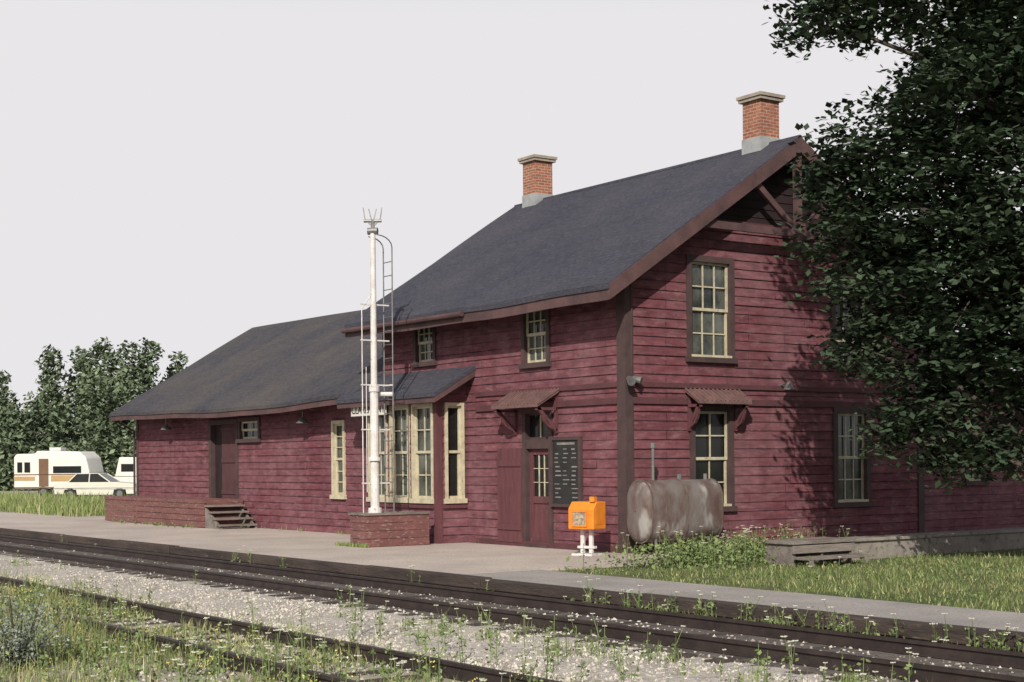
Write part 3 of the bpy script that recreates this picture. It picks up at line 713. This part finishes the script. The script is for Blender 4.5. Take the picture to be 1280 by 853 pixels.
# ---------------------------------------------------------------- camper trailer, car, van
def wheel(mb,hub,x,y,r=.33,w=.2):
    mb.cyl((x,y-w/2,r),(x,y+w/2,r),r,n=18); hub.cyl((x,y-w/2-.01,r),(x,y+w/2+.01,r),r*.55,n=12)
ang=math.atan2(.8155,.579)
def put(name,X,D,da): 
    dX=X-2.287; dD=D-30.2
    return empty(name,(.579*dX-.8155*dD,.8155*dX+.579*dD,-.04),ang+math.radians(da))
tr=put('camper_trailer',-27.3,91,-8)
b=MB(); prof=[(-2.35,.5),(1.95,.5),(2.3,.9),(2.4,1.5),(2.2,2.35),(1.8,2.72),(-.9,2.78),(-1.0,2.62),(-2.2,2.6),(-2.35,2.4)]
b.prism(prof,(-1.1,1.1),1); b.obj('body','rvwhite',tr,bevel=.08)
b=MB(); b.box(.0,2.3,-1.115,-1.1,.95,1.3);b.box(-2.33,-1.0,-1.115,-1.1,1.0,1.25); b.obj('tan_stripe','rvorange',tr)
b=MB(); b.box(-2.33,2.33,-1.12,-1.1,1.33,1.39); b.box(-2.33,2.0,-1.12,-1.1,.55,.62);b.box(-.75,-.15,-1.12,-1.1,.65,2.3); b.obj('brown_trim','rvbrown',tr)
b=MB(); b.box(-2.1,-1.8,-1.14,-1.1,1.5,2.1);b.box(-1.65,-1.3,-1.14,-1.1,1.5,2.1);b.box(.15,1.9,-1.14,-1.1,1.45,1.85); b.obj('windows','glassd',tr)
b=MB(); b.box(-.4,.3,-.4,.4,2.78,2.98); b.obj('roof_vents','white',tr)
b=MB(); b.beam((2.1,0,.5),(3.4,0,.5),.12,.1); b.cyl((3.2,0,.0),(3.2,0,.6),.04,n=6); b.obj('hitch','metal',tr)
w=MB();h=MB(); wheel(w,h,-.5,-1.0);wheel(w,h,.25,-1.0);wheel(w,h,-.5,1.0);wheel(w,h,.25,1.0); w.obj('tyres','rubber',tr);h.obj('hubs','chrome',tr)

def car(name,X,D,da,paint,wagon=False):
    c=put(name,X,D,da)
    b=MB()
    b.prism([(-2.35,.55),(-2.3,.86),(-1.2,.96),(1.0,.96),(2.2,.85),(2.37,.55)],(-.88,.88),1)
    b.prism([(-2.3,.3),(-1.78,.3),(-1.72,.549),(-2.33,.549)],(-.86,.86),1); b.prism([(-1.02,.26),(1.02,.26),(1.08,.549),(-1.08,.549)],(-.86,.86),1); b.prism([(1.78,.3),(2.3,.3),(2.35,.549),(1.72,.549)],(-.86,.86),1)
    rb=-2.2 if wagon else -1.55
    b.prism([(rb+.45,1.40),(.15,1.42),(.1,1.46),(rb+.5,1.45)],(-.66,.66),1)
    for x0,x1 in((rb,rb+.45),(-.35,-.35),(.85,.15)):
        for y in(-.8,.8): b.beam((x0,y,.95),(x1,y*.84,1.42),.06,.06)
    b.obj('body',paint,c,bevel=.04)
    g=MB(); vs=[(rb,-.78,.96),(.85,-.78,.96),(.85,.78,.96),(rb,.78,.96),(rb+.42,-.66,1.41),(.15,-.66,1.41),(.15,.66,1.41),(rb+.42,.66,1.41)]
    g.add(vs,[(0,1,5,4),(1,2,6,5),(2,3,7,6),(3,0,4,7)]); g.obj('windows','glassd',c)
    k=MB(); k.box(-2.42,-2.34,-.85,.85,.42,.56);k.box(2.36,2.45,-.85,.85,.42,.56);k.cyl((2.36,-.65,.7),(2.39,-.65,.7),.1,n=12);k.cyl((2.36,.65,.7),(2.39,.65,.7),.1,n=12);k.box(-2.3,2.3,-.895,-.88,.62,.65); k.obj('bumpers_and_lights','chrome',c)
    w=MB();h=MB()
    for x in(-1.4,1.4):
        for y in(-.78,.78): wheel(w,h,x,y,.32,.2)
    w.obj('tyres','rubber',c);h.obj('hubs','chrome',c)
car('parked_car',-22.9,84,-5,'carpaint')
v=put('pickup_truck',-21.6,90,12)
b=MB(); b.prism([(-2.6,.5),(-2.6,1.2),(-.2,1.2),(0.1,1.85),(1.0,1.85),(1.45,1.2),(2.55,1.1),(2.65,.5)],(-.95,.95),1); b.obj('body','rvwhite',v,bevel=.05)
b=MB(); b.prism([(-1.95,1.21),(-.15,1.21),(-.1,1.95),(1.2,2.0),(1.2,2.35),(-1.7,2.35)],(-1.0,1.0),1); b.obj('camper_shell','rvwhite',v,bevel=.05)
b=MB(); b.box(-1.6,-.9,-1.02,-1.0,1.5,1.95); b.prism([(.2,1.25),(.35,1.75),(.95,1.75),(1.3,1.25)],(-.97,-.951),1); b.obj('windows','glassd',v)
w=MB();h=MB()
for x in(-1.6,1.7):
    for y in(-.85,.85): wheel(w,h,x,y,.37,.22)
w.obj('tyres','rubber',v);h.obj('hubs','chrome',v)
lot=MB(); lot.box(-95,-40,4,26,-.1,-.03); lot.obj('gravel_lot','ballast')

# ---------------------------------------------------------------- light, world, camera
el=math.radians(32); hx,hy=.71,-.704
sd=Vector((hx*math.cos(el),hy*math.cos(el),math.sin(el))).normalized()
sl=bpy.data.lights.new('sun','SUN'); sl.energy=4.2; sl.angle=math.radians(.5); sl.color=(1,.94,.84)
so_=bpy.data.objects.new('sun',sl); so_.rotation_euler=sd.to_track_quat('Z','Y').to_euler(); bpy.context.scene.collection.objects.link(so_)
w=bpy.data.worlds.new('World'); bpy.context.scene.world=w; w.use_nodes=True; nt=w.node_tree; L=nt.links
bg=nt.nodes['Background']; out=nt.nodes['World Output']
sk=N(nt,'ShaderNodeTexSky'); sk.sky_type='NISHITA'; sk.sun_disc=False; sk.sun_elevation=el; sk.sun_rotation=math.atan2(hx,hy); sk.dust_density=4; sk.air_density=1.2
L.new(sk.outputs[0],bg.inputs[0]); bg.inputs[1].default_value=.085
hz=N(nt,'ShaderNodeBackground'); hz.inputs[0].default_value=(.975,.955,.975,1); hz.inputs[1].default_value=.83
tc=N(nt,'ShaderNodeTexCoord'); sp=N(nt,'ShaderNodeSeparateXYZ'); L.new(tc.outputs['Generated'],sp.inputs[0])
rp=N(nt,'ShaderNodeValToRGB'); rp.color_ramp.elements[0].position=.28; rp.color_ramp.elements[0].color=(1,1,1,1); rp.color_ramp.elements[1].position=.6; rp.color_ramp.elements[1].color=(.1,.1,.1,1)
L.new(sp.outputs[2],rp.inputs[0])
mx=N(nt,'ShaderNodeMixShader'); L.new(rp.outputs[0],mx.inputs[0]); L.new(bg.outputs[0],mx.inputs[1]); L.new(hz.outputs[0],mx.inputs[2]); L.new(mx.outputs[0],out.inputs[0])

cd=bpy.data.cameras.new('camera'); cd.sensor_width=36; cd.lens=53.1; cd.shift_y=.1176; cd.clip_end=5000; cd.clip_start=.1
co=bpy.data.objects.new('camera',cd); bpy.context.scene.collection.objects.link(co)
th=math.atan2(.8155,.579)
co.matrix_world=Matrix.Translation((23.304,-19.351,1.86))@Matrix.Rotation(th,4,'Z')@Matrix.Rotation(math.pi/2,4,'X')@Matrix.Rotation(math.radians(-.5),4,'Z')
bpy.context.scene.camera=co
vs=bpy.context.scene.view_settings; vs.view_transform='Standard'; vs.look='None'; vs.exposure=0
